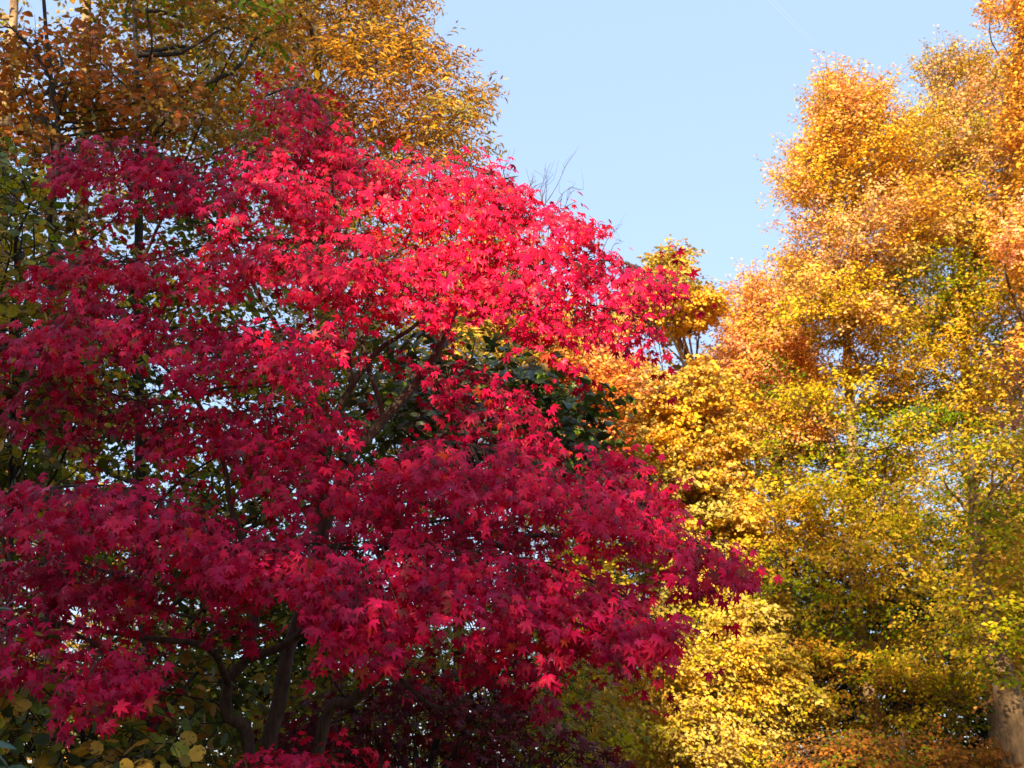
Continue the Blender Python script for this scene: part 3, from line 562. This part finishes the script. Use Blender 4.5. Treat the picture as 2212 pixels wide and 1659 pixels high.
wood_tree('red_dwarf_maple', 'small mound of bright red leaves at the bottom edge beside the maple trunk', 'shrub',
    [(660, 1900), (660, 1800), (660, 1720)], 5.0, .015, M_BLACK, [
    dict(poly=[(545, 1660), (640, 1600), (720, 1605), (780, 1660), (800, 1760), (530, 1760)], K=16, pal=[RED1, RED3, RED2])],
    n_limbs=3, limb_r=.006, leafmat=M_MAPLE, T=.35, ns=9, nl=7, size=.06, shape=MAPLE, rc=.16, L=.2, twig=.002, droop=.5, crown='foliage')
reseed(32)
# rhododendron leaves at the near left edge
root = thing('rhododendron', 'grey green evergreen with long smooth leaves at the lower left edge', 'shrub', P(-120, 1800, 2.6)*[1, 1, 0])
tw = Wood(); Q = []
for x, y in ((-30, 1310), (-40, 1400), (-20, 1600), (30, 1650), (60, 1665), (-30, 1650)):
    b = P(x-25, y+15, 2.6); tw.tube([P(-160, 1900, 2.7)*[1, 1, 0], (P(-160, 1900, 2.7)*[1, 1, 0]+b)/2-[.05, 0, 0], b], .008, .003, 6, 4)
    for k in range(3): Q.append((b, norm(np.array([1-.5*k, -.2+.4*k, .15-.3*k])+rng.standard_normal(3)*.15)))
tw.build('stem', M_BROWN, root)
Q = [(np.array(a), np.array(b)) for a, b in Q]; n = len(Q)
Leaves().add(np.array([q[0] for q in Q]), np.array([q[1] for q in Q]), norm(np.array([[-.1, -.5, .9]])+rng.standard_normal((n, 3))*.25), .075+.02*rng.random(n), LONG, np.array([[.09, .16, .09]])*(.8+.4*rng.random((n, 1)))).build('foliage', M_DARK, root)

# ================================================================== FAR WOOD AND THE SHADE BEHIND THE CAMERA
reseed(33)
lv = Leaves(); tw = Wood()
fill(lv, tw, [(1150, 1250), (1400, 1150), (1700, 1150), (2300, 1100), (2300, 1750), (1150, 1750)], 36, 4, 260, 26, 14, .17, [(.03, .045, .012), (.05, .07, .015), (.09, .04, .012), DGR], BEECH, rc=1.7, L=1.0)  # deep forest shade is put into these very dark leaf colours
fill(lv, tw, [(1560, 1380), (1750, 1300), (2330, 1240), (2330, 1750), (1560, 1750)], 31.5, 1.5, 120, 24, 14, .13, [(.022, .034, .008), (.03, .04, .008), (.05, .03, .008)], BEECH, rc=1.2, L=.9)  # understory added in near-black greens that stand in for shade at lower right
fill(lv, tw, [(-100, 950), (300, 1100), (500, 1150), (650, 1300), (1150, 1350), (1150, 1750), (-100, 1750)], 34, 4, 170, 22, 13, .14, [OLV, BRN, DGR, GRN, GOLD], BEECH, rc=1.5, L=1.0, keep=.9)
for k in range(40):
    x = rng.uniform(-15, 20); y = rng.uniform(33, 40); h = rng.uniform(5, 9)
    tw.tube([(x, y, -.1), (x+rng.normal()*.2, y, h*.5), (x+rng.normal()*.5, y, h)], .14, .04, 6, 3)
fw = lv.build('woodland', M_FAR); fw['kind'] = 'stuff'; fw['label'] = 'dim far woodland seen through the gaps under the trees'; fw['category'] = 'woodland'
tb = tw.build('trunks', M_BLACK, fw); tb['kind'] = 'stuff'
# unseen trees behind the camera, shaped zone by zone to shade the maple
ua = np.array([math.cos(SUN_AZ), -math.sin(SUN_AZ), 0]); al = np.array([math.sin(SUN_AZ), math.cos(SUN_AZ), 0])
lv = Leaves()
def shade(u0, u1, z0, z1, n, sz=.22, K=40):
    reseed(int(1000+u0*10))
    c = np.stack([rng.uniform(u0, u1, K), rng.uniform(-17, -12, K), rng.uniform(z0, z1, K)], -1)
    q = c[rng.integers(0, K, n)]+rng.standard_normal((n, 3))*[.55, .8, .5]
    pos = ua*q[:, :1]+al*q[:, 1:2]+ZU*q[:, 2:]
    lv.add(pos, rng.standard_normal((n, 3)), norm(rng.standard_normal((n, 3))), sz*(.7+.6*rng.random(n)), BEECH2, np.array([YGR])*(.6+.6*rng.random((n, 1))))
shade(-17, -5.05, 0, 19.5, 42000, K=420)
shade(-5.4, -4.5, 0, 15, 3000, K=36)
shade(-4.9, -2.8, 0, 12.9, 11000, K=130)
shade(-3.0, .3, 0, 9.0, 10000, K=92)
shade(.3, 5, 0, 6.0, 6500, K=80)
shade(-.4, 6, 9.0, 17.6, 8500, K=60)  # unseen foliage added up high to dapple the lower right with shade
def ring(a0, a1, z1, n, K, r0=13, r1=18):  # unseen foliage added around the camera to cut sky light on the maple
    a = rng.uniform(R(a0), R(a1), K); r = rng.uniform(r0, r1, K)
    c = np.stack([np.sin(a)*r, -np.cos(a)*r, rng.uniform(0, z1, K)], -1)
    q = c[rng.integers(0, K, n)]+rng.standard_normal((n, 3))*[.8, .8, .7]
    lv.add(q, rng.standard_normal((n, 3)), norm(rng.standard_normal((n, 3))), .38*(.7+.6*rng.random(n)), BEECH2, np.array([OLV])*(.6+.6*rng.random((n, 1))))
ring(-112, -42, 16, 8500, 210)
ring(14, 112, 16, 10500, 270)
hw = lv.build('woodland', M_FAR); hw['kind'] = 'stuff'; hw['label'] = 'unseen wood behind the viewpoint, shaped to cast shade on the scene'; hw['category'] = 'woodland'

# ================================================================== vapour trail
m = bpy.data.materials.new('vapour'); m.use_nodes = True; t = m.node_tree; pb = t.nodes['Principled BSDF']; pb.inputs['Base Color'].default_value = (.9, .92, .95, 1)
pb.inputs['Roughness'].default_value = 1; pb.inputs['Alpha'].default_value = .014
tr = Wood()
for o in (0, 9): tr.tube([P(1650+o, -10-o*.3, 4000), P(1700+o, 40, 4000), P(1755+o, 95, 4000)], 3.2, 1.2, 8, 4, .12)
c = tr.build('vapour_trail', m, None); c['label'] = 'faint double white vapour trail in the pale sky at the top'; c['category'] = 'vapour trail'
